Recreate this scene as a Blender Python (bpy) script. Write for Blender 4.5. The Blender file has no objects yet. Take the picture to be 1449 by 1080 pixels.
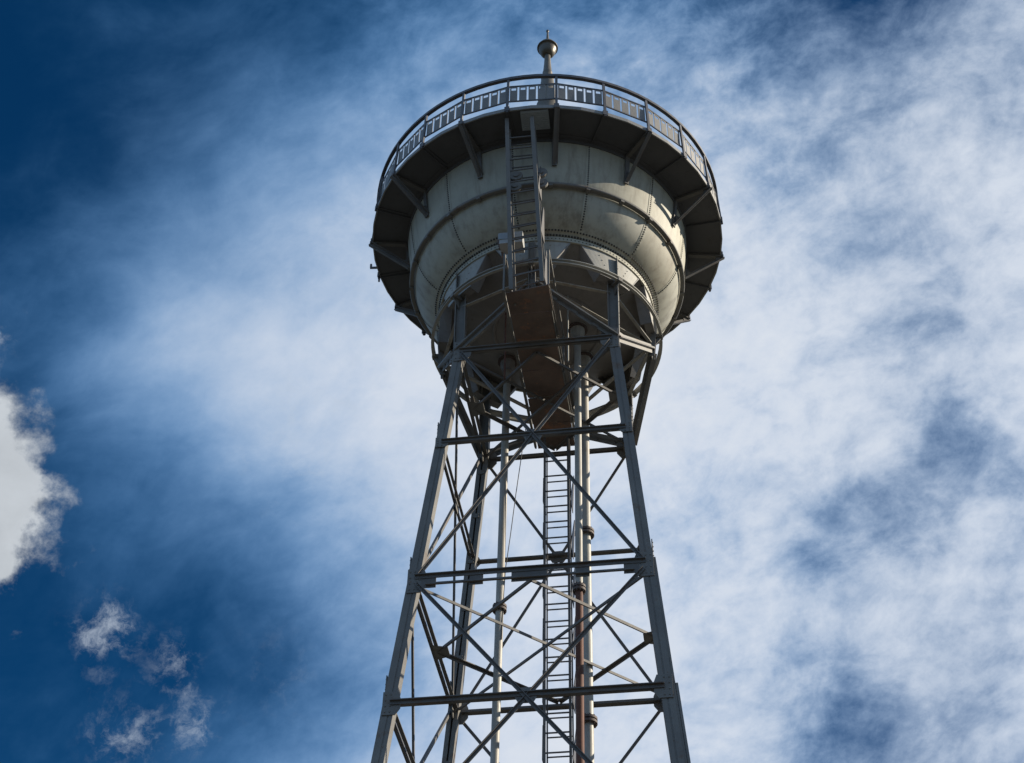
import bpy, bmesh, math, random
from mathutils import Vector, Matrix

random.seed(7)
C = bpy.context.scene.collection
SC = bpy.context.scene
PI = math.pi
S = 1.2            # metres per drawing unit
EYE = 1.6          # eye height above the ground

# ------------------------------------------------------------------ camera
cam_d = bpy.data.cameras.new('camera')
cam = bpy.data.objects.new('camera', cam_d)
C.objects.link(cam)
R_, U_, F_ = Vector([0.999749, 0.013966, 0.017509]), Vector([-0.003133, -0.686859, 0.726784]), Vector([-0.022177, 0.726656, 0.686643])
m = Matrix((R_, U_, -F_)).transposed().to_4x4()
m.translation = Vector((0, -20 * S, EYE))
cam.matrix_world = m
cam_d.sensor_width = 36
cam_d.lens = 54.6585
cam_d.clip_end = 8000
SC.camera = cam

# ------------------------------------------------------------------ light
SUN_AZ = math.radians(97)      # from the viewer's side of the tower towards the right
SUN_EL = math.radians(28)
sd = Vector((math.sin(SUN_AZ) * math.cos(SUN_EL), -math.cos(SUN_AZ) * math.cos(SUN_EL), math.sin(SUN_EL)))
sun_d = bpy.data.lights.new('sun', 'SUN')
sun_d.energy = 5.0
sun_d.angle = math.radians(0.55)
sun_d.color = (1.0, 0.89, 0.72)
sun = bpy.data.objects.new('sun', sun_d)
C.objects.link(sun)
sun.rotation_euler = sd.to_track_quat('Z', 'Y').to_euler()

SC.view_settings.view_transform = 'Standard'
SC.view_settings.look = 'None'
SC.view_settings.exposure = 0.5
SC.view_settings.gamma = 1

# ------------------------------------------------------------------ sky
SKY = 0.1
world = bpy.data.worlds.new('World')
SC.world = world
world.use_nodes = True
W = world.node_tree
W.nodes.clear()
def wn(t, **kw):
    n = W.nodes.new(t)
    for k, v in kw.items(): setattr(n, k, v)
    return n
def wl(a, b): W.links.new(a, b)
def mth(op, a, b=None, c=None, clamp=False):
    n = wn('ShaderNodeMath', operation=op, use_clamp=clamp)
    for i, v in enumerate((a, b, c)):
        if v is None: continue
        if isinstance(v, (int, float)): n.inputs[i].default_value = v
        else: wl(v, n.inputs[i])
    return n.outputs[0]
def vec(op, a, b=None, scale=None):
    n = wn('ShaderNodeVectorMath', operation=op)
    for i, v in enumerate((a, b)):
        if v is None: continue
        if isinstance(v, (tuple, list, Vector)): n.inputs[i].default_value = tuple(v)
        else: wl(v, n.inputs[i])
    if scale is not None:
        if isinstance(scale, (int, float)): n.inputs['Scale'].default_value = scale
        else: wl(scale, n.inputs['Scale'])
    return n
def noise(v, scale, detail=6, rough=.55, dist=0, lac=2.0, col=False):
    n = wn('ShaderNodeTexNoise')
    n.inputs['Scale'].default_value = scale
    n.inputs['Detail'].default_value = detail
    n.inputs['Roughness'].default_value = rough
    n.inputs['Lacunarity'].default_value = lac
    n.inputs['Distortion'].default_value = dist
    wl(v, n.inputs['Vector'])
    return n.outputs['Color'] if col else n.outputs['Fac']
def smooth(v, a, b):
    n = wn('ShaderNodeMapRange', interpolation_type='SMOOTHSTEP')
    n.inputs['From Min'].default_value = a
    n.inputs['From Max'].default_value = b
    wl(v, n.inputs['Value'])
    return n.outputs['Result']
tc = wn('ShaderNodeTexCoord')
D0 = tc.outputs['Generated']
sky = wn('ShaderNodeTexSky', sky_type='NISHITA')
sky.sun_disc = False
sky.sun_elevation = SUN_EL
sky.sun_rotation = math.atan2(sd.x, sd.y)
sky.altitude = 300
sky.air_density = 1.0
sky.dust_density = 0.3
sky.ozone_density = 4.0
# clouds: cover as a sum of soft banks at given directions of the sky, broken by noise
LOB = [[-0.3543, 0.4927, 0.7948, -0.24], [-0.2663, 0.5081, 0.8191, -0.187], [-0.1717, 0.5195, 0.837, -0.204], [-0.0725, 0.5262, 0.8473, -0.387], [0.0285, 0.5276, 0.849, -0.008], [0.1281, 0.5237, 0.8422, -0.381], [0.2236, 0.5149, 0.8276, -0.505], [0.3127, 0.502, 0.8064, 0.061], [-0.3598, 0.5567, 0.7487, -0.12], [-0.2707, 0.5745, 0.7724, 0.063], [-0.1745, 0.5877, 0.79, 0.086], [-0.0735, 0.5953, 0.8001, 0.331], [0.0293, 0.5967, 0.8019, 0.117], [0.1307, 0.5919, 0.7953, 0.227], [0.2278, 0.5814, 0.7811, 0.505], [0.3181, 0.5661, 0.7605, 0.138], [-0.3632, 0.6189, 0.6965, -0.3], [-0.2733, 0.6388, 0.7191, 0.003], [-0.1762, 0.6537, 0.736, -0.296], [-0.0741, 0.6621, 0.7457, -0.088], [0.0299, 0.6636, 0.7475, -0.065], [0.1324, 0.6579, 0.7414, -0.126], [0.2305, 0.6458, 0.7279, -0.303], [0.3216, 0.6283, 0.7084, -0.094], [-0.3642, 0.6777, 0.6389, -0.159], [-0.2741, 0.6996, 0.6599, 0.213], [-0.1766, 0.7157, 0.6757, 0.369], [-0.0741, 0.7249, 0.6848, 0.197], [0.0303, 0.7264, 0.6866, 0.143], [0.1332, 0.72, 0.681, 0.469], [0.2316, 0.7065, 0.6687, 0.046], [0.3229, 0.6872, 0.6508, 0.549], [-0.3627, 0.7319, 0.5769, -0.196], [-0.2728, 0.7552, 0.596, -0.108], [-0.1756, 0.7725, 0.6103, -0.276], [-0.0736, 0.7822, 0.6186, 0.154], [0.0304, 0.7837, 0.6205, -0.079], [0.133, 0.7767, 0.6156, -0.075], [0.231, 0.7622, 0.6048, -0.38], [0.3221, 0.7413, 0.5888, -0.277], [-0.3588, 0.7805, 0.512, -0.147], [-0.2697, 0.8048, 0.5288, 0.124], [-0.1734, 0.8227, 0.5414, -0.285], [-0.0725, 0.8328, 0.5489, 0.105], [0.0304, 0.8342, 0.5506, -0.051], [0.1318, 0.8269, 0.5467, 0.242], [0.2288, 0.8117, 0.5374, 0.489], [0.3191, 0.7898, 0.5238, 0.318], [-0.3528, 0.8229, 0.4455, -0.269], [-0.2648, 0.8476, 0.4598, -0.135], [-0.1701, 0.8658, 0.4707, 0.004], [-0.0709, 0.8759, 0.4772, 0.088], [0.0301, 0.8773, 0.479, 0.229], [0.1297, 0.8699, 0.4759, 0.085], [0.2251, 0.8544, 0.4684, -0.653], [0.3142, 0.8321, 0.4571, 0.121]]
KV = 134.7
CUM = [[-0.3676, 0.6996, 0.6127, 757.0, 0.8], [-0.3574, 0.7259, 0.5876, 1047.0, 0.8], [-0.3457, 0.7092, 0.6144, 4188.0, 0.5], [-0.3359, 0.7285, 0.597, 4445.0, 0.62], [-0.3274, 0.733, 0.5963, 10001.0, 0.45], [-0.342, 0.7441, 0.5739, 3352.0, 0.6], [-0.3328, 0.7583, 0.5606, 10001.0, 0.36], [-0.3293, 0.7206, 0.6101, 14939.0, 0.25], [-0.3707, 0.7179, 0.5892, 401.0, 0.6]]
GAPS = [[0.248, 0.7199, 0.6483, 3026.0, -0.198], [0.2417, 0.7384, 0.6296, 3352.0, -0.165], [0.204, 0.7639, 0.6123, 2744.0, -0.198], [0.1675, 0.7825, 0.5997, 3735.0, -0.12100000000000001], [0.1471, 0.6301, 0.7625, 3352.0, -0.14300000000000002], [0.1876, 0.847, 0.4974, 1601.0, -0.22000000000000003], [0.2436, 0.6767, 0.6948, 5378.0, -0.132], [0.1882, 0.5416, 0.8193, 1601.0, -0.14300000000000002], [0.2719, 0.7392, 0.6162, 5378.0, -0.11000000000000001], [0.1504, 0.6867, 0.7112, 5378.0, -0.0825], [0.0754, 0.7723, 0.6308, 3735.0, -0.099], [0.1199, 0.7659, 0.6317, 3026.0, -0.08800000000000001], [0.212, 0.5995, 0.7718, 3952.0, -0.099], [0.1063, 0.7948, 0.5975, 5378.0, -0.066], [0.1736, 0.8406, 0.5132, 5378.0, -0.0825], [0.2307, 0.7721, 0.5922, 4188.0, -0.11000000000000001]]
WISP = [[-0.2697, 0.7949, 0.5436, 10001.0, 0.6], [-0.279, 0.7975, 0.5349, 12101.0, 0.5], [-0.2612, 0.8016, 0.5378, 18907.0, 0.4], [-0.2287, 0.8123, 0.5365, 13408.0, 0.55], [-0.233, 0.8192, 0.524, 12101.0, 0.5], [-0.2208, 0.8284, 0.5147, 14939.0, 0.45], [-0.258, 0.8339, 0.4879, 7160.0, 0.5], [-0.2367, 0.8363, 0.4945, 7160.0, 0.5], [-0.2119, 0.8401, 0.4994, 12101.0, 0.45], [-0.2674, 0.8274, 0.4938, 14939.0, 0.35], [-0.273, 0.8117, 0.5163, 14939.0, 0.25], [-0.1497, 0.7636, 0.6281, 5378.0, 0.35], [-0.1369, 0.7264, 0.6735, 1345.0, 0.35], [-0.1764, 0.737, 0.6525, 1937.0, 0.25], [-0.1056, 0.6797, 0.7259, 3026.0, 0.35], [-0.3357, 0.6643, 0.6679, 12101.0, 0.4], [-0.1665, 0.8316, 0.5299, 3026.0, 0.15]]
def banks(d, L, k=None, base=0.0):
    acc = base
    for l in L:
        dt = vec('DOT_PRODUCT', d, (l[0], l[1], l[2])).outputs['Value']
        kk = k if k else l[3]
        e = mth('EXPONENT', mth('MULTIPLY_ADD', dt, kk, -kk))
        acc = mth('MULTIPLY_ADD', e, l[-1], acc)
    return acc
warp = vec('SUBTRACT', noise(D0, 9, 3, .5, col=True), (.5, .5, .5)).outputs[0]
D1 = vec('NORMALIZE', vec('ADD', D0, vec('SCALE', warp, scale=.05).outputs[0]).outputs[0]).outputs[0]
wax = (F_*0.25 + R_*0.86 + U_*0.42).normalized()      # the upper wind draws the cloud out along this axis
wd = vec('DOT_PRODUCT', D0, tuple(wax)).outputs['Value']
D2 = vec('SUBTRACT', D0, vec('SCALE', tuple(wax), scale=mth('MULTIPLY', wd, .30)).outputs[0]).outputs[0]
gw = vec('SCALE', vec('SUBTRACT', noise(D2, 26, 6, .6, col=True), (.5, .5, .5)).outputs[0], scale=.085).outputs[0]
D3 = vec('NORMALIZE', vec('ADD', D0, gw).outputs[0]).outputs[0]
cover = banks(D3, GAPS, None, banks(D1, LOB, KV, 0.52))
# streets of high cloud: soft streaks plus finer mottling
n1 = mth('SUBTRACT', noise(D2, 9, 6, .55, .6), .5)
n2 = mth('SUBTRACT', noise(D2, 22, 9, .62, .35), .5)
n3 = mth('SUBTRACT', noise(D2, 62, 7, .64, .2), .5)
side = smooth(vec('DOT_PRODUCT', D0, tuple(R_)).outputs['Value'], -.22, .16)
amp2 = mth('MULTIPLY_ADD', side, .56, .20)
amp3 = mth('MULTIPLY_ADD', side, .36, .09)
v = mth('MULTIPLY_ADD', n1, .42, cover)
v = mth('MULTIPLY_ADD', n2, amp2, v)
v = mth('MULTIPLY', mth('MULTIPLY_ADD', n3, amp3, v), .87, clamp=True)
ramp = wn('ShaderNodeValToRGB')
cr = ramp.color_ramp
cr.interpolation = 'B_SPLINE'
stops = [(0.0, (.000, .000, .000)), (.13, (.004, .025, .055)), (.30, (.055, .150, .300)), (.46, (.200, .345, .550)), (.60, (.440, .545, .690)), (.75, (.640, .695, .780)), (1.0, (.76, .79, .83))]
cr.elements[0].position = 0; cr.elements[0].color = (*stops[0][1], 1)
cr.elements[1].position = 1; cr.elements[1].color = (*stops[-1][1], 1)
for p_, c_ in stops[1:-1]:
    e_ = cr.elements.new(p_); e_.color = (*c_, 1)
wl(v, ramp.inputs[0])
thick = mth('MULTIPLY_ADD', noise(D0, 5, 3, .5), .25, mth('MULTIPLY', smooth(vec('DOT_PRODUCT', D0, tuple(R_)).outputs['Value'], .02, .28), .45))
grey = wn('ShaderNodeMix', data_type='RGBA')
wl(mth('MINIMUM', thick, .75), grey.inputs['Factor']); wl(ramp.outputs[0], grey.inputs[6])
bwv = vec('DOT_PRODUCT', ramp.outputs[0], (.32, .52, .16)).outputs['Value']
wl(vec('SCALE', (.93, 1.0, 1.09), scale=bwv).outputs[0], grey.inputs[7])
veil = vec('SCALE', grey.outputs[2], scale=.707 / SKY).outputs[0]
blue = vec('MULTIPLY', sky.outputs[0], (.012, .20, .34)).outputs[0]
clear = mth('SUBTRACT', 1.0, mth('MULTIPLY', v, .9))
skyc = vec('ADD', vec('SCALE', blue, scale=clear).outputs[0], veil).outputs[0]
def over(base, col, fac):
    n = wn('ShaderNodeMix', data_type='RGBA')
    wl(fac, n.inputs['Factor']); wl(base, n.inputs[6])
    if isinstance(col, tuple): n.inputs[7].default_value = (*col, 1)
    else: wl(col, n.inputs[7])
    return n.outputs[2]
# torn wisps
def shifted(amount, sc, det, off=None):
    d = vec('ADD', D0, off).outputs[0] if off else D0
    w_ = vec('SCALE', vec('SUBTRACT', noise(d, sc, det, .62, col=True), (.5, .5, .5)).outputs[0], scale=amount).outputs[0]
    return d, vec('NORMALIZE', vec('ADD', d, w_).outputs[0]).outputs[0]
_, wv = shifted(.020, 34, 5)
nw = noise(wv, 62, 12, .70, .0)
wb = banks(wv, WISP)
wa = mth('MULTIPLY', mth('MINIMUM', mth('MULTIPLY', wb, 1.35), 1.0), smooth(mth('MULTIPLY_ADD', wb, .12, nw), .50, .80))
skyc = over(skyc, (3.6, 4.1, 4.8), mth('MULTIPLY', wa, .62))
# the heaped cloud, brighter where less cloud lies between it and the sun
def heap(off=None):
    d, w_ = shifted(.032, 42, 7, off)
    return mth('MULTIPLY_ADD', mth('SUBTRACT', noise(d, 46, 10, .62, .1), .5), 1.5, banks(w_, CUM))
h0 = heap()
sunward = (sd - F_*sd.dot(F_)).normalized()*.020
h1 = heap(tuple(sunward))
ca = smooth(h0, .32, 1.05)
litside = smooth(mth('SUBTRACT', h0, h1), -.35, .60)
cshade = mth('MULTIPLY_ADD', noise(D0, 26, 9, .58, .3), .60, mth('MULTIPLY_ADD', litside, .72, .36))
skyc = over(skyc, vec('SCALE', (3.0, 3.2, 3.4), scale=cshade).outputs[0], mth('MULTIPLY', ca, .93))
bg = wn('ShaderNodeBackground')
bg.inputs['Strength'].default_value = SKY
wl(skyc, bg.inputs['Color'])
wo = wn('ShaderNodeOutputWorld')
wl(bg.outputs[0], wo.inputs['Surface'])
world.cycles.sampling_method = 'MANUAL'
world.cycles.sample_map_resolution = 512

# ------------------------------------------------------------------ materials
def material(name, base, second=None, rough=.6, metal=0.0, stain=None, stain_amt=.5, scale=3.0, streak=None, bump=.15, spec=.4):
    """painted or rusting metal: base colour mottled with a second, stains and downward streaks from noise in object space"""
    M = bpy.data.materials.new(name)
    M.use_nodes = True
    t = M.node_tree
    b = t.nodes['Principled BSDF']
    tx = t.nodes.new('ShaderNodeTexCoord')
    def nz(vecout, sc, det=6, ro=.6):
        n = t.nodes.new('ShaderNodeTexNoise')
        n.inputs['Scale'].default_value = sc; n.inputs['Detail'].default_value = det; n.inputs['Roughness'].default_value = ro
        t.links.new(vecout, n.inputs['Vector'])
        return n.outputs['Fac']
    def mp(v_, a, b_):
        n = t.nodes.new('ShaderNodeMapRange'); n.interpolation_type = 'SMOOTHSTEP'
        n.inputs['From Min'].default_value = a; n.inputs['From Max'].default_value = b_
        t.links.new(v_, n.inputs['Value'])
        return n.outputs[0]
    def mix(f, a, c):
        n = t.nodes.new('ShaderNodeMix'); n.data_type = 'RGBA'
        t.links.new(f, n.inputs['Factor'])
        for s_, i in ((a, 6), (c, 7)):
            if isinstance(s_, tuple): n.inputs[i].default_value = (*s_, 1)
            else: t.links.new(s_, n.inputs[i])
        return n.outputs[2]
    oc = tx.outputs['Object']
    big = nz(oc, scale)
    col = mix(mp(big, .3, .7), base, second or tuple(x * .75 for x in base))
    fine = nz(oc, scale * 9, 4)
    col = mix(mp(fine, .45, .8), col, tuple(x * .82 for x in base))
    if streak:
        mpn = t.nodes.new('ShaderNodeMapping')
        mpn.inputs['Scale'].default_value = (1, 1, .07)
        t.links.new(oc, mpn.inputs['Vector'])
        st = nz(mpn.outputs[0], 5.0, 8, .65)
        mu = t.nodes.new('ShaderNodeMath'); mu.operation = 'MULTIPLY'
        t.links.new(mp(st, .45, .72), mu.inputs[0]); mu.inputs[1].default_value = .72
        col = mix(mu.outputs[0], col, streak)
    if stain:
        sn = nz(oc, scale * 1.7, 9, .7)
        mu = t.nodes.new('ShaderNodeMath'); mu.operation = 'MULTIPLY'
        t.links.new(mp(sn, .56, .72), mu.inputs[0]); mu.inputs[1].default_value = stain_amt
        col = mix(mu.outputs[0], col, stain)
        sp = nz(oc, scale*11, 5, .75)                     # specks where the paint has gone
        mu2 = t.nodes.new('ShaderNodeMath'); mu2.operation = 'MULTIPLY'
        t.links.new(mp(sp, .60, .68), mu2.inputs[0]); mu2.inputs[1].default_value = stain_amt
        col = mix(mu2.outputs[0], col, stain)
    t.links.new(col, b.inputs['Base Color'])
    b.inputs['Roughness'].default_value = rough
    b.inputs['Metallic'].default_value = metal
    b.inputs['Specular IOR Level'].default_value = spec
    if bump:
        bn = t.nodes.new('ShaderNodeBump')
        bn.inputs['Strength'].default_value = bump
        bn.inputs['Distance'].default_value = .02
        t.links.new(fine, bn.inputs['Height'])
        t.links.new(bn.outputs[0], b.inputs['Normal'])
    return M
M = {
 'tank': material('tank_paint', (.395, .385, .315), (.345, .335, .275), .62, 0, (.22, .17, .11), .18, .55, streak=(.22, .20, .16), bump=.05),
 'tank_b': material('tank_paint_worn', (.355, .34, .275), (.305, .29, .23), .66, 0, (.19, .13, .08), .25, .7, streak=(.17, .145, .11), bump=.05),
 'tank_c': material('tank_paint_grey', (.41, .40, .335), (.36, .355, .30), .6, 0, (.20, .15, .10), .18, .5, streak=(.20, .185, .155), bump=.05),
 'bottom': material('tank_bottom_paint', (.25, .24, .232), (.20, .192, .185), .7, 0, (.13, .095, .075), .5, .9, bump=.1),  # also on the skirt flanges, where the darker tone stands for shade
 'rivet': material('rivet_shade_and_dirt', (.055, .05, .045), None, .7),  # near black: shade and dirt on the rivet heads, put into the colour
 'skirt': material('skirt_paint', (.37, .365, .335), (.32, .315, .29), .6, 0, (.18, .13, .10), .4, .8, streak=(.26, .24, .2), bump=.05),
 'steel': material('frame_paint', (.19, .183, .168), (.132, .128, .12), .55, 0, (.13, .075, .042), .75, 1.3, streak=(.15, .14, .13)),
 'brace': material('brace_paint', (.14, .132, .124), (.098, .094, .09), .6, 0, (.13, .07, .04), .75, 1.6),
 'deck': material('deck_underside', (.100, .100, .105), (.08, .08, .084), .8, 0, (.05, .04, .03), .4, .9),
 'fascia': material('deck_edge_paint', (.26, .26, .255), (.2, .2, .195), .6, 0, (.14, .1, .07), .5, 1.5),
 'rail': material('railing_paint', (.10, .10, .11), (.075, .075, .08), .5),
 'panel': material('railing_panel_paint', (.22, .215, .205), (.18, .175, .17), .55, 0, (.2, .15, .1), .3, 2.0),
 'pipe': material('pipe_paint', (.40, .385, .34), (.33, .32, .29), .5, 0, (.16, .10, .065), .45, 1.8, streak=(.22, .19, .15)),
 'flange': material('pipe_flange', (.12, .095, .085), (.08, .06, .055), .7, 0, (.12, .05, .03), .6, 3),
 'rustpipe': material('rusty_pipe', (.15, .062, .040), (.10, .045, .032), .75, 0, (.28, .19, .13), .6, 2.5),
 'rust': material('rusty_plate', (.20, .145, .12), (.11, .08, .07), .8, 0, (.36, .16, .08), .9, 1.1),
 'finial': material('weathered_zinc', (.15, .135, .11), (.11, .10, .085), .45, .35, (.1, .08, .05), .4, 2.5),
 'pale': material('pale_hatch', (.36, .40, .43), (.30, .33, .36), .6, 0, (.2, .18, .15), .3, 2.0),
 'box': material('box_paint', (.46, .47, .47), (.38, .39, .39), .45, 0, (.2, .12, .08), .4, 3),
 'cable': material('cable_black', (.03, .03, .03), None, .6, bump=0),
 'roof': material('roof_sheet', (.16, .165, .16), (.12, .125, .12), .5, 0),
 'ground': material('ground_mix', (.055, .058, .048), (.075, .074, .068), .95, 0, (.16, .15, .13), .5, .05, bump=0),
}

# ------------------------------------------------------------------ mesh helper
class MB:
    def __init__(s): s.v = []; s.f = []; s.m = []; s.sm = []; s.cur = 0
    def add(s, vs, fs, smooth=False):
        o = len(s.v); s.v += [tuple(x) for x in vs]
        for f in fs: s.f.append([o + i for i in f]); s.m.append(s.cur); s.sm.append(smooth)
    def prism(s, prof, p, q, ax, ay, prof2=None):
        """sweep a closed 2-D outline from p to q; ax, ay span the section plane"""
        p, q, ax, ay = Vector(p), Vector(q), Vector(ax), Vector(ay)
        n = len(prof); p2 = prof2 or prof
        vs = [p + ax * a + ay * b for a, b in prof] + [q + ax * a + ay * b for a, b in p2]
        fs = [[i, (i + 1) % n, n + (i + 1) % n, n + i] for i in range(n)]
        fs += [list(range(n))[::-1], list(range(n, 2 * n))]
        s.add(vs, fs)
    @staticmethod
    def frame(p, q, nrm):
        d = (Vector(q) - Vector(p)).normalized(); nrm = Vector(nrm)
        a = d.cross(nrm)
        if a.length < 1e-4: a = d.cross(Vector((1, 0, 0)))
        a.normalize(); b = a.cross(d).normalized()
        return a, b
    def bar(s, p, q, w, h, nrm=(0, 0, 1)):
        a, b = s.frame(p, q, nrm)
        s.prism([(-w/2, -h/2), (w/2, -h/2), (w/2, h/2), (-w/2, h/2)], p, q, a, b)
    def angle(s, p, q, w, t, nrm, flip=1):
        """L-section: one flange flat in the plane with normal nrm, the other standing on it"""
        a, b = s.frame(p, q, nrm); w2 = w / 2
        pr = [(-w2, 0), (w2, 0), (w2, t), (-w2 + t, t), (-w2 + t, w * .8), (-w2, w * .8)]
        pr = [(x * flip, y) for x, y in pr]
        if flip < 0: pr = pr[::-1]
        s.prism(pr, p, q, a, b)
    def tube(s, pts, r, n=10, closed=False, cap=True, rr=None):
        pts = [Vector(p) for p in pts]; N = len(pts); rings = []
        for i, p in enumerate(pts):
            if closed: d = pts[(i + 1) % N] - pts[i - 1]
            else: d = pts[min(i + 1, N - 1)] - pts[max(i - 1, 0)]
            d.normalize()
            up = Vector((0, 0, 1)) if abs(d.z) < .9 else Vector((1, 0, 0))
            a = d.cross(up).normalized(); b = a.cross(d)
            r_ = rr[i] if rr else r
            rings.append([p + a * math.cos(2*PI*k/n) * r_ + b * math.sin(2*PI*k/n) * r_ for k in range(n)])
        vs = [x for g in rings for x in g]; fs = []
        for i in range(N if closed else N - 1):
            j = (i + 1) % N
            for k in range(n): fs.append([i*n + k, i*n + (k+1) % n, j*n + (k+1) % n, j*n + k])
        s.add(vs, fs, True)
        if cap and not closed:
            s.add(rings[0], [list(range(n))]); s.add(rings[-1], [list(range(n))])
    def lathe(s, prof, n=48, c=(0, 0), a0=0, a1=2*PI, smooth=True):
        full = abs(a1 - a0 - 2*PI) < 1e-6; m_ = n if full else n + 1
        vs = []; fs = []
        for r, z in prof:
            for k in range(m_):
                a = a0 + (a1 - a0) * k / n
                vs.append((c[0] + r * math.sin(a), c[1] - r * math.cos(a), z))
        for i in range(len(prof) - 1):
            for k in range(n):
                l = (k + 1) % m_
                fs.append([i*m_ + k, i*m_ + l, (i+1)*m_ + l, (i+1)*m_ + k])
        s.add(vs, fs, smooth)
    def box(s, c, d, ax=(1, 0, 0), ay=(0, 1, 0)):
        c = Vector(c); ax = Vector(ax).normalized(); ay = Vector(ay).normalized(); az = ax.cross(ay)
        x, y, z = d[0]/2, d[1]/2, d[2]/2
        s.prism([(-x, -y), (x, -y), (x, y), (-x, y)], c - az*z, c + az*z, ax, ay)
    def plate(s, pts, nrm, t):
        pts = [Vector(p) for p in pts]; nv = Vector(nrm).normalized() * t / 2; n = len(pts)
        vs = [p - nv for p in pts] + [p + nv for p in pts]
        fs = [list(range(n))[::-1], list(range(n, 2*n))] + [[i, (i+1) % n, n + (i+1) % n, n + i] for i in range(n)]
        s.add(vs, fs)
    def bolt(s, p, nrm, r):
        p = Vector(p); nv = Vector(nrm).normalized()
        a = nv.orthogonal().normalized(); b = nv.cross(a)
        k6 = [p + a*math.cos(k*PI/3)*r + b*math.sin(k*PI/3)*r for k in range(6)]
        top = [p + nv*r*.7 + a*math.cos(k*PI/3)*r*.6 + b*math.sin(k*PI/3)*r*.6 for k in range(6)]
        s.add(k6 + top, [[i, (i+1) % 6, 6 + (i+1) % 6, 6 + i] for i in range(6)] + [list(range(6, 12))])
    def build(s, name, mats, parent=None, scale=True):
        me = bpy.data.meshes.new(name)
        vs = [(x*S, y*S, z*S + EYE) for x, y, z in s.v] if scale else s.v
        me.from_pydata(vs, [], s.f)
        for mm in (mats if isinstance(mats, (list, tuple)) else [mats]): me.materials.append(mm)
        for i, p in enumerate(me.polygons):
            p.material_index = s.m[i]; p.use_smooth = s.sm[i]
        bm = bmesh.new(); bm.from_mesh(me); bmesh.ops.recalc_face_normals(bm, faces=bm.faces); bm.to_mesh(me); bm.free()
        o = bpy.data.objects.new(name, me); C.objects.link(o)
        if parent: o.parent = parent
        return o
def tag(o, label, cat, group=None):
    o['label'] = label; o['category'] = cat
    if group: o['group'] = group
def sub_empty(name, parent):
    o = bpy.data.objects.new(name, None); C.objects.link(o); o.parent = parent; o.empty_display_size = .2
    return o

# ------------------------------------------------------------------ ground
g = MB()
g.add([(-3000, -3000, 0), (3000, -3000, 0), (3000, 3000, 0), (-3000, 3000, 0)], [[0, 1, 2, 3]])
gr = g.build('ground', M['ground'], None, False); gr['kind'] = 'structure'

# ------------------------------------------------------------------ the tower
T = bpy.data.objects.new('water_tower', None)
C.objects.link(T)
T.rotation_euler = (0, 0, -0.13162)
tag(T, 'tall grey steel water tower with a riveted round tank on a braced lattice frame', 'water tower')

Z = {'A': 11.257, 'B': 13.40, 'C': 16.25, 'D': 18.42, 'E': 8.55, 'F': 5.6, 'G': 2.4, 'H': -1.333}
def half(z): return (3.924 - .112*z) / math.sqrt(2)
CORN = {(-1, -1): 'front', (1, -1): 'front', (1, 1): 'back', (-1, 1): 'back'}
def node(sx, sy, z): h = half(z); return Vector((sx*h, sy*h, z))
LW = .086      # half width of a leg

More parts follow.
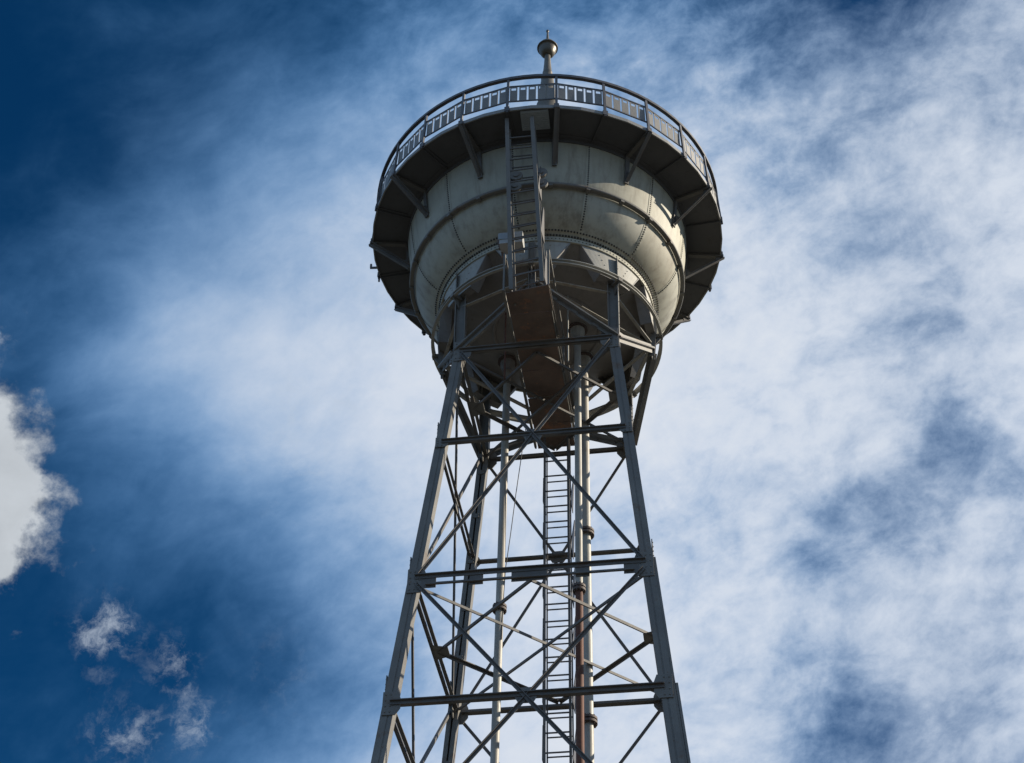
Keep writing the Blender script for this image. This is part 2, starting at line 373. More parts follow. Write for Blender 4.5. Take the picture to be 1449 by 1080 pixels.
# legs: two channels with a slit between, batten plates across, upright post on top
for (sx, sy) in CORN:
    b = MB()
    p, q = node(sx, sy, Z['H']), node(sx, sy, Z['D'])
    t = .015; fl = .071
    for k in (-1, 1):
        ff = {(-1, -1): .098, (-1, 1): .052, (1, -1): .064, (1, 1): .086}[(sx, k)] if sy < 0 else fl      # front flange, the slit is off centre
        pr = [(k*LW, -LW), (k*LW, LW), (k*(LW-fl), LW), (k*(LW-fl), LW-t), (k*(LW-t), LW-t), (k*(LW-t), -LW+t), (k*(LW-ff), -LW+t), (k*(LW-ff), -LW)]
        if k > 0: pr = pr[::-1]
        b.prism(pr, p, q, (1, 0, 0), (0, 1, 0))
    if sy < 0: b.prism([(-LW + t, -.078), (LW - t, -.078), (LW - t, -.066), (-LW + t, -.066)], p, q, (1, 0, 0), (0, 1, 0))
    z = -.6
    lean = (q - p) / (q.z - p.z)
    while z < Z['D'] - .2:                           # battens front and back
        c = p + lean*(z - p.z)
        for k in ((1,) if sy < 0 else (-1, 1)):
            b.box(c + Vector((0, k*(LW + .006), 0)), (LW*1.25, .011, .09))
            for dx in (-.045, .045):
                for dz in (-.03, .03): b.bolt(c + Vector((dx, k*(LW + .0115), dz)), (0, k, 0), .012)
        z += .93
    for zz in (Z['A'], Z['B'], Z['C']):             # splice straps on the outer web
        c = p + lean*(zz + .32 - p.z)
        b.box(c + Vector((sx*(LW + .008), 0, 0)), (.016, .15, .34))
        for kz in (-.12, -.04, .04, .12):
            for ky in (-.05, .05): b.bolt(c + Vector((sx*(LW + .016), ky, kz)), (sx, 0, 0), .013)
    if sx > 0:                                        # thicker cover plates lower down
        for zt, off in ((13.55, .026), (11.32, .060)):
            a0 = p + lean*(zt - p.z) + Vector((sx*(LW + off - .012), 0, 0)); a1 = p + Vector((sx*(LW + off - .012), 0, 0))
            b.prism([(-.022, -LW*.9), (.022, -LW*.9), (.022, LW*.9), (-.022, LW*.9)], a1, a0, (1, 0, 0), (0, 1, 0))
    # upright on top of the leg carrying the tank skirt
    h = half(Z['D'])
    top = Vector((sx*1.345, sy*1.345, 20.40)); bot = Vector((sx*h, sy*h, Z['D'] - .12))
    w = .085
    for k in (-1, 1):
        b.prism([(k*w - .008, -w), (k*w + .008, -w), (k*w + .008, w), (k*w - .008, w)], bot, top, (1, 0, 0), (0, 1, 0))
    b.prism([(-w + .009, -.008), (w - .009, -.008), (w - .009, .008), (-w + .009, .008)], bot, top, (1, 0, 0), (0, 1, 0))
    for i in range(7):
        c = bot.lerp(top, .1 + i*.13)
        for k in (-1, 1):
            b.bolt(c + Vector((k*(w + .008), -.04, 0)), (k, 0, 0), .012); b.bolt(c + Vector((k*(w + .008), .04, 0)), (k, 0, 0), .012)
    # footing
    b.box(p + Vector((0, 0, .12)), (.6, .6, .26))
    b.build('leg', M['steel'], T)

# gusset plates at every node on all four faces
FACES = [((0, -1), (1, 0)), ((1, 0), (0, 1)), ((0, 1), (-1, 0)), ((-1, 0), (0, -1))]    # outward normal, direction along the face
def fpt(fc, u, z, out=0.0):
    """point on a leaning face: u from -1 (one leg) to 1 (the other)"""
    n, a = fc; h = half(z)
    return Vector((n[0]*(h + out) + a[0]*u*h, n[1]*(h + out) + a[1]*u*h, z))
def gusset(fc, z, size, out):
    n, a = fc; av = Vector((a[0], a[1], 0)); nv = Vector((n[0], n[1], 0))
    for k in (-1, 1):
        c = fpt(fc, k, z, out)
        w, hh = size
        pts = [c + av*(k*.08) + Vector((0, 0, hh)), c - av*(k*(w*.75)) + Vector((0, 0, hh)), c - av*(k*w) + Vector((0, 0, hh*.35)),
               c - av*(k*w) - Vector((0, 0, hh*.45)), c - av*(k*w*.62) - Vector((0, 0, hh)), c + av*(k*.08) - Vector((0, 0, hh))]
        b = MB(); b.plate(pts, nv, .018)
        for i in range(4):
            for j in range(2):
                b.bolt(c + nv*.01 - av*(k*(-.04 + .07*j)) + Vector((0, 0, hh*(-.75 + .5*i))), nv, .013)
        for j in range(2): b.bolt(c + nv*.01 - av*(k*(.10 + .03*j)) + Vector((0, 0, .01)), nv, .012)
        b.build('gusset_plate', M['steel'], T)
for fc in FACES:
    for L, sz in (('D', (.22, .22)), ('C', (.13, .10)), ('B', (.21, .21)), ('A', (.17, .18)), ('E', (.2, .2))):
        gusset(fc, Z[L], sz, LW + .022 if fc[0][0] == 0 else .0)

# horizontal beams
def beam(fc, z, kind):
    n, a = fc; nv = Vector((n[0], n[1], 0)); b = MB()
    o = LW + .034 if n[0] == 0 else .012
    if kind == 'double':
        b.angle(fpt(fc, -.985, z + .055, o), fpt(fc, .985, z + .055, o), .066, .013, nv, 1)
        b.angle(fpt(fc, -.88, z - .085, o), fpt(fc, .88, z - .085, o), .046, .012, nv, -1)
        for u, wd in ((-.86, .22), (-.45, .2), (.45, .2), (.86, .22), (0, .52)):
            c = fpt(fc, u, z - .03, o - .012)
            b.box(c, (wd, .014, .22), (a[0], a[1], 0), (n[0], n[1], 0))
    else:
        w = (.080 if fc[0] != (0, -1) else .064) if kind == 'single' else (.058 if fc[0] == (0, -1) else .062)
        b.angle(fpt(fc, -.985, z, o), fpt(fc, .985, z, o), w, .014, nv, 1)
        b.angle(fpt(fc, -.94, z + .004, o - .03), fpt(fc, .94, z + .004, o - .03), w*.9, .012, -nv, 1)
    b.build('horizontal_beam', M['brace'], T)
for i, fc in enumerate(FACES):
    for L, kd in (('D', 'single'), ('C', 'light'), ('B', 'double' if i == 0 else 'single'), ('A', 'single'), ('E', 'single'), ('F', 'light'), ('G', 'single')):
        beam(fc, Z[L], kd)

# X braces over two panels, crossing at the middle of a beam
def xbrace(fc, zt, zb, zm):
    n, a = fc; nv = Vector((n[0], n[1], 0)); av = Vector((a[0], a[1], 0))
    for k in (-1, 1):
        b = MB(); o = (LW + .034 if n[0] == 0 else .012) + (.0 if k < 0 else .022)
        p = fpt(fc, -k*.96, zt - .08, o); q = fpt(fc, k*.95, zb + .10, o)
        b.angle(p, q, .052, .011, nv, k)
        for e, s_ in ((p, 1), (q, -1)):
            d = (q - p).normalized()*s_
            for i in range(4): b.bolt(e + d*(.05 + .06*i) + nv*.013, nv, .011)
        b.build('diagonal_brace', M['brace'], T)
    c = fpt(fc, 0, zm, LW + .03 if n[0] == 0 else .007)
    b = MB(); b.plate([c + av*.17, c + av*.09 + Vector((0, 0, .11)), c - av*.09 + Vector((0, 0, .11)), c - av*.17, c - av*.10 - Vector((0, 0, .13)), c + av*.10 - Vector((0, 0, .13))], nv, .012)
    for dx in (-.1, 0, .1):
        for dz in (-.06, .06): b.bolt(c + av*dx + nv*.008 + Vector((0, 0, dz)), nv, .011)
    b.build('crossing_plate', M['steel'], T)
for fc in FACES:
    xbrace(fc, Z['D'], Z['B'], Z['C']); xbrace(fc, Z['B'], Z['E'], Z['A']); xbrace(fc, Z['E'], Z['G'], Z['F'])
    for k in (-1, 1):
        b = MB(); b.angle(fpt(fc, -k*.93, Z['G'] - .1, .14), fpt(fc, k*.95, Z['H'] + .3, .14 + .02*k), .075, .012, (fc[0][0], fc[0][1], 0), k); b.build('diagonal_brace', M['brace'], T)

# level bracing in plan: corner to corner, and a diamond between the mid-points
up = Vector((0, 0, 1))
for L in ('D', 'B', 'E'):
    z = Z[L]
    for k in (-1, 1):
        b = MB(); b.angle(node(-k*.95, -.95, z - .02 + .025*k), node(k*.95, .95, z - .02 + .025*k), .056, .012, -up, k); b.build('plan_brace', M['brace'], T)
    mids = [fpt(fc, 0, z, -.06) for fc in FACES]
    for i in range(4):
        b = MB(); b.angle(mids[i], mids[(i+1) % 4], .062, .013, -up, 1); b.build('plan_brace', M['brace'], T)
    for i in (1, 3):
        n, a = FACES[i]; av = Vector((a[0], a[1], 0)); nv = Vector((n[0], n[1], 0)); c = fpt(FACES[i], 0, z - .03, .02)
        b = MB(); b.plate([c + av*.2, c + av*.12 - nv*.24, c - av*.12 - nv*.24, c - av*.2], up, .014); b.build('gusset_plate', M['steel'], T)

# ------------------------------------------------------------------ skirt, hoop and posts under the tank
def pol(r, deg, z): a = math.radians(deg); return Vector((r*math.sin(a), -r*math.cos(a), z))
RS = 1.95
for i in range(8):
    a0 = 45*i
    b = MB(); N = 12; th_ = .012
    vs = []; fs = []
    NZ = 6
    for rad in (RS, RS - .02):
        for j in range(NZ + 1):
            fz = j/NZ; hw = 19.4 + (9.0 - 19.4)*fz; zz = 20.43 + (19.83 - 20.43)*fz
            for k in range(N + 1): vs.append(pol(rad, a0 + hw*(-1 + 2*k/N), zz))
    M1 = (NZ + 1)*(N + 1)
    for o in (0, M1):
        for j in range(NZ):
            for k in range(N): fs.append([o + j*(N+1) + k, o + j*(N+1) + k + 1, o + (j+1)*(N+1) + k + 1, o + (j+1)*(N+1) + k])
    b.add(vs, fs)
    b.cur = 1
    for k in (-1, 1):                                 # flanges along the sloping edges, reaching inwards; their shade is put in as a darker colour
        e0, e1 = pol(RS + .012, a0 + k*19.6, 20.43), pol(RS + .012, a0 + k*9.2, 19.82)
        i0, i1 = pol(RS - .20, a0 + k*19.6, 20.43), pol(RS - .20, a0 + k*9.2, 19.82)
        b.plate([e0, e1, i1, i0], (e1 - e0).cross(i0 - e0), .018)
    b.cur = 0
    b.cur = 1
    for k in range(8):
        f0, f1 = -9 + 18*k/8, -9 + 18*(k+1)/8
        b.plate([pol(RS + .012, a0 + f0, 19.83), pol(RS + .012, a0 + f1, 19.83), pol(RS - .14, a0 + f1, 19.83), pol(RS - .14, a0 + f0, 19.83)], up, .016)
    b.cur = 0
    for j in range(5):
        for k in (-1, 1): b.bolt(pol(RS + .001, a0 + k*(3.2 + 3*j*.5), 19.92 + .10*j), pol(1, a0, 0), .013)
    b.build('skirt_web', [M['skirt'], M['bottom']], T)
    if i % 2 == 0:                                    # short posts between the legs
        b = MB()
        p, q = pol(RS - .07, a0, 19.25), pol(RS + .04, a0, 20.36)
        ax, ay = pol(1, a0 + 90, 0), pol(1, a0, 0)
        for k in (-1, 1): b.prism([(k*.055 - .007, -.05), (k*.055 + .007, -.05), (k*.055 + .007, .05), (k*.055 - .007, .05)], p, q, ax, ay)
        b.prism([(-.047, -.007), (.047, -.007), (.047, .007), (-.047, .007)], p, q, ax, ay)
        b.build('mid_post', M['steel'], T)
        for k in (-1, 1):                             # pairs of struts down to the two nearest leg tops
            sa = math.radians(a0 + k*45)
            d_ = half(Z['D'])*math.sqrt(2)
            q = pol(d_ + .09, a0 + k*45, Z['D'] + .04); p = pol(RS - .06, a0 + k*1.6, 19.42)
            nv = Vector(((p - q).cross(up)).normalized())
            b = MB()
            d = (q - p).normalized(); side_ = d.cross(nv).normalized()
            b.angle(p + side_*.045, q + side_*.045, .085, .013, nv, 1)
            b.angle(p - side_*.045, q - side_*.045, .085, .013, nv, -1)
            b.bar(p - nv*.02, q - nv*.02, .03, .135, nv)
            for f in (.25, .5, .75): b.box(p.lerp(q, f) - nv*.008, (.16, .012, .12), side_, nv)
            b.build('post_strut', M['steel'], T)
            c = q - d*.02
            b = MB(); b.plate([c + Vector((0, 0, .16)), c - d*.34 + side_*.09, c - d*.34 - side_*.09, c - Vector((0, 0, .1))], nv, .015); b.build('gusset_plate', M['steel'], T)
    # brackets out to the hoop
    b = MB(); r0 = 1.90
    b.box(pol(2.0, a0, 19.76), (.09, .2, .07), pol(1, a0 + 90, 0), pol(1, a0, 0))
    b.plate([pol(1.93, a0, 19.72), pol(2.07, a0, 19.72), pol(1.93, a0, 19.52)], pol(1, a0 + 90, 0), .02)
    b.build('hoop_bracket', M['steel'], T)
b = MB()
b.lathe([(2.035, 19.74), (2.09, 19.74), (2.09, 19.755), (2.05, 19.758), (2.05, 19.82), (2.09, 19.823), (2.09, 19.838), (2.035, 19.838), (2.035, 19.74)], 96, smooth=False)
b.build('hoop_ring', M['skirt'], T)
# flat ring of angles between the posts
for i in range(8):
    b = MB(); b.angle(pol(1.87, 45*i + 2, 19.56), pol(1.87, 45*i + 43, 19.56), .06, .012, up, 1); b.build('ring_brace', M['pipe'], T)
for i in range(4):
    b = MB(); b.angle(pol(1.82, 90*i + 2, 19.53), pol(1.82, 90*i + 88, 19.53), .055, .011, up, 1); b.build('ring_brace', M['pipe'], T)

# ------------------------------------------------------------------ tank
SEAM = [24 + 30*k for k in range(12)]
b = MB()
low = [(1.90, 20.50), (1.955, 20.50), (1.955, 20.56), (2.02, 20.60), (2.10, 20.66), (2.18, 20.73), (2.26, 20.82), (2.33, 20.92), (2.39, 21.03), (2.44, 21.14), (2.475, 21.26)]
upp = [(2.475, 21.26), (2.505, 21.30), (2.53, 21.40), (2.565, 21.58), (2.60, 21.80), (2.635, 22.05), (2.66, 22.25), (2.675, 22.46)]
for prof_ in (low[1:], upp):
    for i, a_ in enumerate(SEAM):
        b.cur = random.choice((0, 2, 3, 3, 0))
        b.lathe(prof_, 12, a0=math.radians(a_), a1=math.radians(a_ + 30))
b.cur = 0
b.lathe([(1.94, 20.43), (1.975, 20.43), (1.975, 20.53), (1.956, 20.53)], 144, smooth=False)      # riveted ring on the skirt
tank = b
tank.cur = 1
for row, (r, z, n) in enumerate(((1.985, 20.565, 230), (2.052, 20.622, 230), (1.976, 20.48, 180))):
    for k in range(n): tank.bolt(pol(r - .004, 360*(k + .5*(row % 2))/n, z), pol(1, 360*(k + .5*(row % 2))/n, -.7 if row < 2 else 0), .021 if row < 2 else .015)
def along(prof, step):
    out = []; carry = 0
    for (r0, z0), (r1, z1) in zip(prof, prof[1:]):
        L = math.hypot(r1 - r0, z1 - z0); d = carry
        while d < L:
            f = d/L; out.append((r0 + (r1-r0)*f, z0 + (z1-z0)*f, (z1-z0)/L, -(r1-r0)/L)); d += step
        carry = d - L
    return out
for a in SEAM:
    for prof in (low[4:], upp[1:]):
        for r, z, nr, nzz in along(prof, .047): tank.bolt(pol(r, a, z), pol(nr, a, nzz), .020)
tank.cur = 0
# lapped plate edges beside each seam
for a in SEAM:
    for prof in (low[2:], upp):
        vs = []; fs = []
        for r, z in prof:
            for da, dr in ((-1.1, .0), (-1.1, .006), (1.1, .006), (1.1, .0)): vs.append(pol(r + dr, a + da, z))
        for j in range(len(prof) - 1):
            for k in range(3): fs.append([j*4 + k, j*4 + k + 1, (j+1)*4 + k + 1, (j+1)*4 + k])
        tank.add(vs, fs, False)
TK = tank.build('tank', [M['tank'], M['rivet'], M['tank_b'], M['tank_c']], T)
b = MB()                                              # the rail round the belly of the tank
b.lathe([(2.49, 21.245), (2.555, 21.235), (2.575, 21.25), (2.575, 21.29), (2.56, 21.305), (2.548, 21.27), (2.49, 21.27)], 120)
for k in range(24):
    b.box(pol(2.53, 15*k + 9, 21.225), (.07, .08, .035), pol(1, 15*k + 99, 0), pol(1, 15*k + 9, 0))
b.build('belly_rail', M['steel'], TK)
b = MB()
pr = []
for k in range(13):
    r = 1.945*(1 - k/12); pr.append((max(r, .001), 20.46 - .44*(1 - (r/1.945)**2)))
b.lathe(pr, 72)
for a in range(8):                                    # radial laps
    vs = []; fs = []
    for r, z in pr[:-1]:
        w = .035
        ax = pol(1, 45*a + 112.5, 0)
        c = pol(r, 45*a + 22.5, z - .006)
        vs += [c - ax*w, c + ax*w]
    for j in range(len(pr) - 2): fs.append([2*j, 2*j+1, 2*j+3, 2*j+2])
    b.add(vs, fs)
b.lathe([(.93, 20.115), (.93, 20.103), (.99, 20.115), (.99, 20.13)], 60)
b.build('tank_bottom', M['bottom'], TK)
# roof over the tank and the finial on it
b = MB()
b.lathe([(2.68, 22.47), (2.74, 22.50), (2.70, 22.56), (2.55, 22.95), (2.30, 23.5), (1.9, 24.2), (1.4, 24.85), (.9, 25.35), (.45, 25.7), (.30, 25.85)], 72)
RF = b.build('roof', M['roof'], T)
b = MB()
b.lathe([(.30, 25.80), (.28, 26.2), (.24, 26.7), (.225, 26.86), (.235, 26.90), (.235, 26.95), (.212, 27.0), (.165, 27.5), (.145, 27.78), (.135, 27.86), (.14, 27.9), (.115, 27.95), (.10, 28.08), (.108, 28.12), (.108, 28.15), (.095, 28.18), (.075, 28.5), (.062, 28.8)], 28)
b.lathe([(.062, 28.8), (.10, 28.80), (.155, 28.88), (.192, 28.99), (.205, 29.07), (.216, 29.06), (.232, 29.062), (.232, 29.085), (.20, 29.10), (.17, 29.20), (.12, 29.27), (.06, 29.32), (.03, 29.34)], 32)
b.lathe([(.036, 29.33), (.020, 29.68), (.018, 29.70), (.030, 29.71), (.034, 29.735), (.026, 29.765), (.001, 29.77)], 16)
b.build('finial', M['finial'], RF)

# ------------------------------------------------------------------ gallery
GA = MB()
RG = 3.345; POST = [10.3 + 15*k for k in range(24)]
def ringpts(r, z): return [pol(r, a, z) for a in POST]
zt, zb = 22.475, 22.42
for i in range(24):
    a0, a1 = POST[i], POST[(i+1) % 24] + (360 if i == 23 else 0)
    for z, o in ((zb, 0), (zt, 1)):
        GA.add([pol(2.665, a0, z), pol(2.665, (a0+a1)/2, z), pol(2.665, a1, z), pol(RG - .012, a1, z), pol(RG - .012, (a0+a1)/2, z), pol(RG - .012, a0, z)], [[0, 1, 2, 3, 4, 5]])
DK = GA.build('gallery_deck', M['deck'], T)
b = MB()
b.lathe([(RG - .012, 22.392), (RG + .012, 22.392), (RG + .012, 22.475), (RG - .012, 22.475), (RG - .012, 22.392)], 48, a0=math.radians(10.3), a1=math.radians(370.3), smooth=False)
b.build('deck_edge', M['fascia'], DK)
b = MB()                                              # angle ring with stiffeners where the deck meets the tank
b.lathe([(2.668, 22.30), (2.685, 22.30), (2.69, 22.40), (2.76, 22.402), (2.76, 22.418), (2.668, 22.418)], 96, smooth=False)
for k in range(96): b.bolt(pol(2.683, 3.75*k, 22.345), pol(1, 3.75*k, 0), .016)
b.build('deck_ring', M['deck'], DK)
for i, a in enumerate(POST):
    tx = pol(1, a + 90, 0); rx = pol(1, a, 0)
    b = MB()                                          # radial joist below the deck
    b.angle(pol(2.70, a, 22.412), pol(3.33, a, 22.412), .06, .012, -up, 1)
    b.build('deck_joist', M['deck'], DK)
    b = MB()                                          # railing post
    b.bar(pol(RG + .022, a, 22.33), pol(3.325, a, 23.385), .045, .034, rx)
    b.box(pol(RG + .03, a, 22.42), (.09, .03, .12), tx, rx)
    b.build('railing_post', M['rail'], DK)
    if i % 2 == 0:                                    # bracket below every second post
        b = MB()
        q0 = pol(2.615, a, 21.75); o0 = pol(3.40, a, 22.36); t0 = pol(2.70, a, 22.38)
        b.angle(o0, q0, .075, .013, tx, 1)
        b.angle(o0 + tx*.022, q0 + tx*.022, .07, .012, -tx, 1)
        b.bar(q0 - Vector((0, 0, .05)), t0, .085, .03, rx)
        b.bar(t0 + Vector((0, 0, .0)), pol(3.40, a, 22.38), .075, .055, up)
        b.plate([o0 + Vector((0, 0, .06)), o0 - rx*.16 + Vector((0, 0, .03)), o0 - rx*.15 - Vector((0, 0, .11)), o0 - rx*.01 - Vector((0, 0, .03))], tx, .016)
        b.plate([q0 - Vector((0, 0, .06)) - rx*.01, q0 + rx*.15 + Vector((0, 0, .09)), q0 + rx*.05 + Vector((0, 0, .24)), q0 + Vector((0, 0, .16))], tx, .016)
        b.build('bracket', M['brace'], DK)
    # infill panel: two flat rails and five plates, each with a slot near its top
    a1 = a + 15
    p0, p1 = pol(3.318, a, 0), pol(3.318, a1, 0)
    dirv = (p1 - p0); L = dirv.length; dirv.normalize(); nv = Vector((dirv.y, -dirv.x, 0))
    z0_, z1_ = 22.71, 23.155
    b = MB()
    b.bar(p0 + Vector((0, 0, z1_)), p1 + Vector((0, 0, z1_)), .02, .026, up)
    b.bar(p0 + Vector((0, 0, z0_)), p1 + Vector((0, 0, z0_)), .02, .026, up)
    b.cur = 1
    pitch = (L - .03)/5
    for k in range(5):
        c = .015 + pitch*(k + .5); w = pitch*.80; sl = w*.31
        jit = random.uniform(-.004, .004)
        zs0, zs1 = 23.035, 23.108
        def pb(u0, u1, za, zb_):
            cc = p0 + dirv*((u0 + u1)/2) + Vector((0, 0, (za + zb_)/2)) + nv*jit
            b.box(cc, (u1 - u0, .008, zb_ - za), dirv, nv)
        pb(c - w/2, c + w/2, z0_ + .013, zs0); pb(c - w/2, c + w/2, zs1, z1_ - .013)
        pb(c - w/2, c - sl, zs0, zs1); pb(c + sl, c + w/2, zs0, zs1)
    b.build('railing_panel', [M['rail'], M['panel']], DK)
b = MB()
b.lathe([(3.29, 23.35), (3.352, 23.35), (3.352, 23.41), (3.29, 23.41), (3.29, 23.35)], 96, smooth=False)
b.build('top_rail', M['rail'], DK)
b = MB()                                              # pale hatch in the deck above the ladder
b.box((.19, -3.08, 22.40), (.50, .42, .03), (1, .04, 0), (-.04, 1, 0))
for k in range(9): b.box((.19, -3.27 + .047*k, 22.382), (.46, .012, .012), (1, .04, 0), (-.04, 1, 0))
b.build('hatch', M['pale'], DK)
b = MB()                                              # small hooked arm at the edge
b.bar((-3.33, .10, 22.46), (-3.50, .085, 22.46), .035, .035); b.bar((-3.485, .087, 22.46), (-3.485, .087, 22.56), .035, .035, (1, 0, 0))
b.bar((-3.36, .32, 22.30), (-3.36, .32, 22.50), .03, .03, (1, 0, 0))
b.build('hook_arm', M['rail'], DK)

# ------------------------------------------------------------------ upper ladder: front and rear rails with two sets of rungs
def ladder(name, fl, fr, off, rung, w, mat):
    """fl, fr = (bottom, top) of the front left and right rails; off = shift of the rear frame"""
    b = MB(); off = Vector(off)
    fl = [Vector(x) for x in fl]; fr = [Vector(x) for x in fr]
    x_ = (fr[0] - fl[0]).normalized()
    for r in (fl, fr):
        b.bar(r[0], r[1], w, w*.55, (0, 1, 0)); b.bar(r[0] + off, r[1] + off*.7, w*.55, w*.5, (0, 1, 0))
    o = b.build(name, mat, T)
    L = (fl[1] - fl[0]).length; n = int(L/rung)
    for i in range(1, n):
        f = i*rung/L
        c = MB(); c.bar(fl[0].lerp(fl[1], f), fr[0].lerp(fr[1], f), .02, .02); c.build('rung', M['brace'], o)
    for i in range(1, n):
        f = (i + .37)*rung/L
        if f > .97: break
        oo = off*(1 - .3*f)
        c = MB(); c.bar(fl[0].lerp(fl[1], f) + oo, fr[0].lerp(fr[1], f) + oo, .018, .018); c.build('rung', M['brace'], o)
    for i in range(int(L/1.0)):                        # side plates tying the two frames together
        f = (i + .15)/L*1.0; f2 = min(f + .78/L, .98)
        for r, sg in ((fl, -1), (fr, 1)):
            a0 = r[0].lerp(r[1], f); a1 = r[0].lerp(r[1], f2)
            c = MB(); c.plate([a0 + x_*sg*.03, a0 + off*.9 + x_*sg*.03, a1 + off*.95 + x_*sg*.06, a1 + off*.7 + x_*sg*.065], x_, .012); c.build('side_plate', M['rail'], o)
    return o
LU = ladder('upper_ladder', ((-.235, -2.66, 18.5), (-.30, -3.2, 22.36)), ((.275, -2.66, 18.62), (.150, -3.2, 22.33)), (.02, .34, -.02), .263, .07, M['steel'])
for sx, z in ((-.19, 20.93), (-.17, 21.22), (.27, 20.95), (.26, 21.24)):     # rollers that run on the belly rail
    b = MB()
    c = Vector((sx, -2.80, z))
    b.prism([(.115*math.cos(2*PI*k/20), .115*math.sin(2*PI*k/20)) for k in range(20)], c - Vector((0, .025, 0)), c + Vector((0, .025, 0)), (1, 0, 0), (0, 0, 1))
    b.prism([(.05*math.cos(2*PI*k/12), .05*math.sin(2*PI*k/12)) for k in range(12)], c - Vector((0, .045, 0)), c - Vector((0, .026, 0)), (1, 0, 0), (0, 0, 1))
    b.build('roller', M['steel'], LU)

# walkway through the frame, from the upper ladder back to the lower one
WK = sub_empty('walkway', T)
ys = [-2.60, -2.08, -1.42, -.72, -.02, .66, 1.36]
for i in range(len(ys) - 1):
    b = MB(); y0, y1 = ys[i] + .005, ys[i+1] - .005
    dz = (.0, .016, -.006, .012, 0, .014)[i]
    b.add([], [])
    xl, xr = -.325, (.385 if i == 0 else .35)
    sk = .10 if i == 0 else .0
    za, zc = 18.50 + dz, 18.52 + dz
    b.plate([(xl, y0, za), (xr, y0 - sk, za), (xr, y1, zc), (xl, y1, zc)], up, .014)
    b.build('floor_plate', M['rust'], WK)
for sg, x in ((-1, -.345), (1, .355)):
    b = MB(); b.angle((x, -2.66, 18.53), (x, 1.30, 18.54), .055, .012, (sg, 0, 0), 1); b.build('edge_angle', M['steel'], WK)
    for y in (-2.62, -.6, 1.3):
        b = MB(); b.bar((x + sg*.02, y, 18.5), (x + sg*.02, y, 19.42), .04, .03, (sg, 0, 0)); b.build('handrail_post', M['steel'], WK)
    b = MB(); b.tube([(x + sg*.02, -2.62, 19.42), (x + sg*.02, 1.3, 19.42)], .018, 8);
    b.build('handrail', M['steel'], WK)

# lower ladder inside the back of the frame
LL = ladder('lower_ladder', ((-.115, .93, -1.2), (-.15, .93, 18.48)), ((.26, .93, -1.2), (.265, .93, 18.48)), (.0, .44, 0), .34, .042, M['brace'])

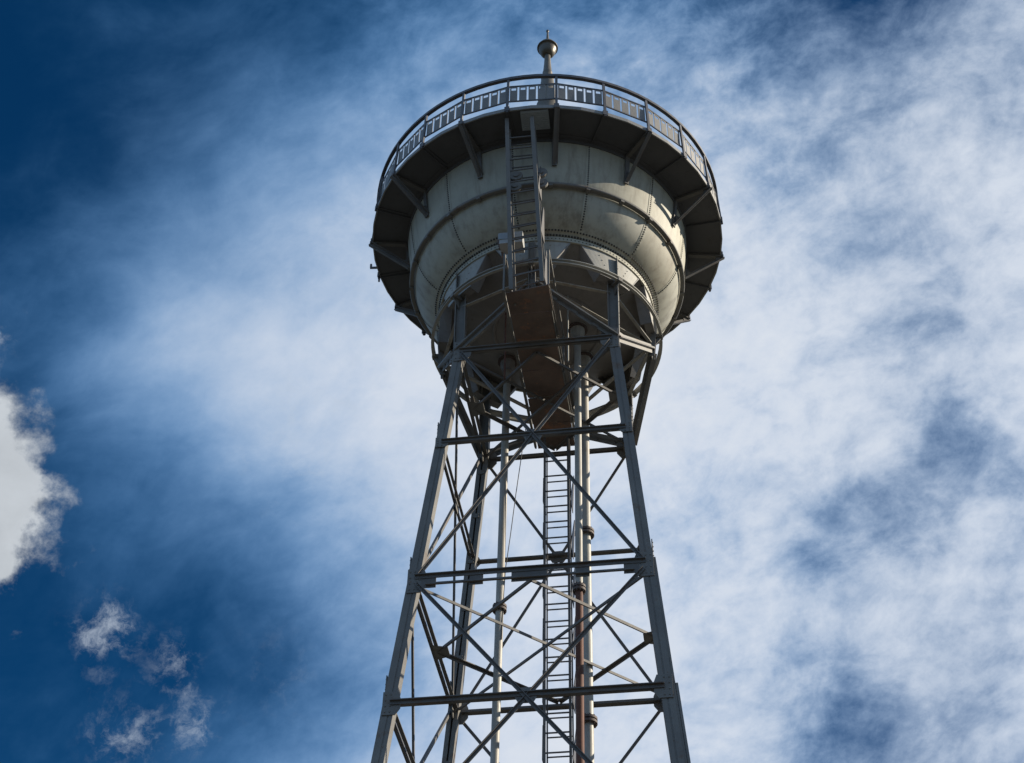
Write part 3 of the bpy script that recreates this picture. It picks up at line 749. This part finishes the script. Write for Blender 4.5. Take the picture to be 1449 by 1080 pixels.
# ------------------------------------------------------------------ pipes
def pipe(top, bot, r, flanges, boss, mats, split=None):
    top, bot = Vector(top), Vector(bot)
    b = MB(); n = 24
    pts = [bot.lerp(top, k/20) for k in range(21)]
    if split is None: b.tube(pts, r, n); o = b.build('riser_pipe', mats[0], T)
    else:
        sp = bot + (top - bot)*((split - bot.z)/(top.z - bot.z))
        b.tube([sp, sp.lerp(top, .5), top], r, n)
        b.cur = 1; b.tube([bot, bot.lerp(sp, .5), sp], r*1.04, n)
        o = b.build('riser_pipe', mats, T)
    for z in flanges:
        c = bot + (top - bot)*((z - bot.z)/(top.z - bot.z)); f = MB()
        for dz in (-.032, .032):
            f.lathe([(r, c.z + dz - .02), (r*1.75, c.z + dz - .02), (r*1.75, c.z + dz + .02), (r, c.z + dz + .02)], 28, (c.x, c.y), smooth=False)
        for k in range(10):
            a = 2*PI*k/10
            f.bar((c.x + r*1.45*math.cos(a), c.y + r*1.45*math.sin(a), c.z - .075), (c.x + r*1.45*math.cos(a), c.y + r*1.45*math.sin(a), c.z + .075), .022, .022, (1, 0, 0))
        f.build('flange', M['flange'], o)
    f = MB(); z = boss; c = top
    f.lathe([(.17, z + .12), (.17, z + .02), (.135, z + .01), (.135, z - .10), (.115, z - .16), (.085, z - .21), (.075, z - .23), (.10, z - .235), (.10, z - .275), (r, z - .28)], 28, (c.x, c.y))
    f.cur = 1; f.lathe([(.135, z - .01), (.185, z - .01), (.185, z + .022), (.135, z + .022)], 28, (c.x, c.y), smooth=False)
    for k in range(14):
        a = 2*PI*k/14; f.bolt((c.x + .152*math.cos(a), c.y + .152*math.sin(a), z - .01), (0, 0, -1), .02)
    f.build('boss', [M['bottom'] if c.x < 0 else M['pipe'], M['flange']], o)
    return o
pipe((.575, -.10, 20.05), (.43, -.10, -1.3), .059, (14.30, 9.2, 4.0), 20.02, [M['pipe'], M['rustpipe']], 14.28)
pipe((.60, .70, 20.05), (.50, .70, -1.3), .079, (16.0, 12.42, 8.0, 3.5), 20.05, [M['pipe']])
pipe((-.805, .60, 20.05), (-.90, .60, -1.3), .066, (14.53, 9.8, 5.0), 20.05, [M['pipe']])
b = MB(); b.tube([(.49, -.9, 18.46), (.495, -.9, 20.1)], .014, 8); b.build('thin_pipe', M['pipe'], T)
b = MB(); b.tube([(-.60, -.9, 18.2), (-.615, -.9, 20.1)], .016, 8); b.build('thin_pipe', M['rustpipe'], T)

# ------------------------------------------------------------------ loose things hung on the tower
cb = MB()
pts = [Vector((-.44, .6, 18.46)), Vector((-.50, .6, 17.9)), Vector((-.60, .6, 16.9)), Vector((-.68, .6, 16.0)), Vector((-.75, .6, 15.3)), Vector((-.77, .57, 14.6)), Vector((-.775, .55, 13.9))]
cb.tube(pts, .0075, 6)
o = cb.build('hanging_cable', M['cable'], None)
o.rotation_euler = (0, 0, -0.13162)
tag(o, 'thin dark cable hanging from the walkway beside the left riser pipe', 'cable')
fb = sub_empty('equipment_box', None)
fb.rotation_euler = (0, 0, -0.13162)
tag(fb, 'small grey metal box mounted behind the upper ladder under the tank', 'equipment box')
b = MB()
b.box((-.295, -2.33, 20.02), (.40, .26, .27), (1, 0, 0), (0, 1, 0)); b.build('housing', M['box'], fb)
b = MB(); b.box((-.42, -2.465, 20.06), (.19, .012, .15)); b.build('cover', M['pale'], fb)
b = MB()
b.bar((-.50, -2.3, 20.05), (-.44, -2.12, 19.6), .06, .03, (1, 0, 0)); b.bar((-.50, -2.32, 19.9), (-.55, -2.3, 20.16), .05, .03, (1, 0, 0))
b.build('mounting_arm', M['rust'], fb)
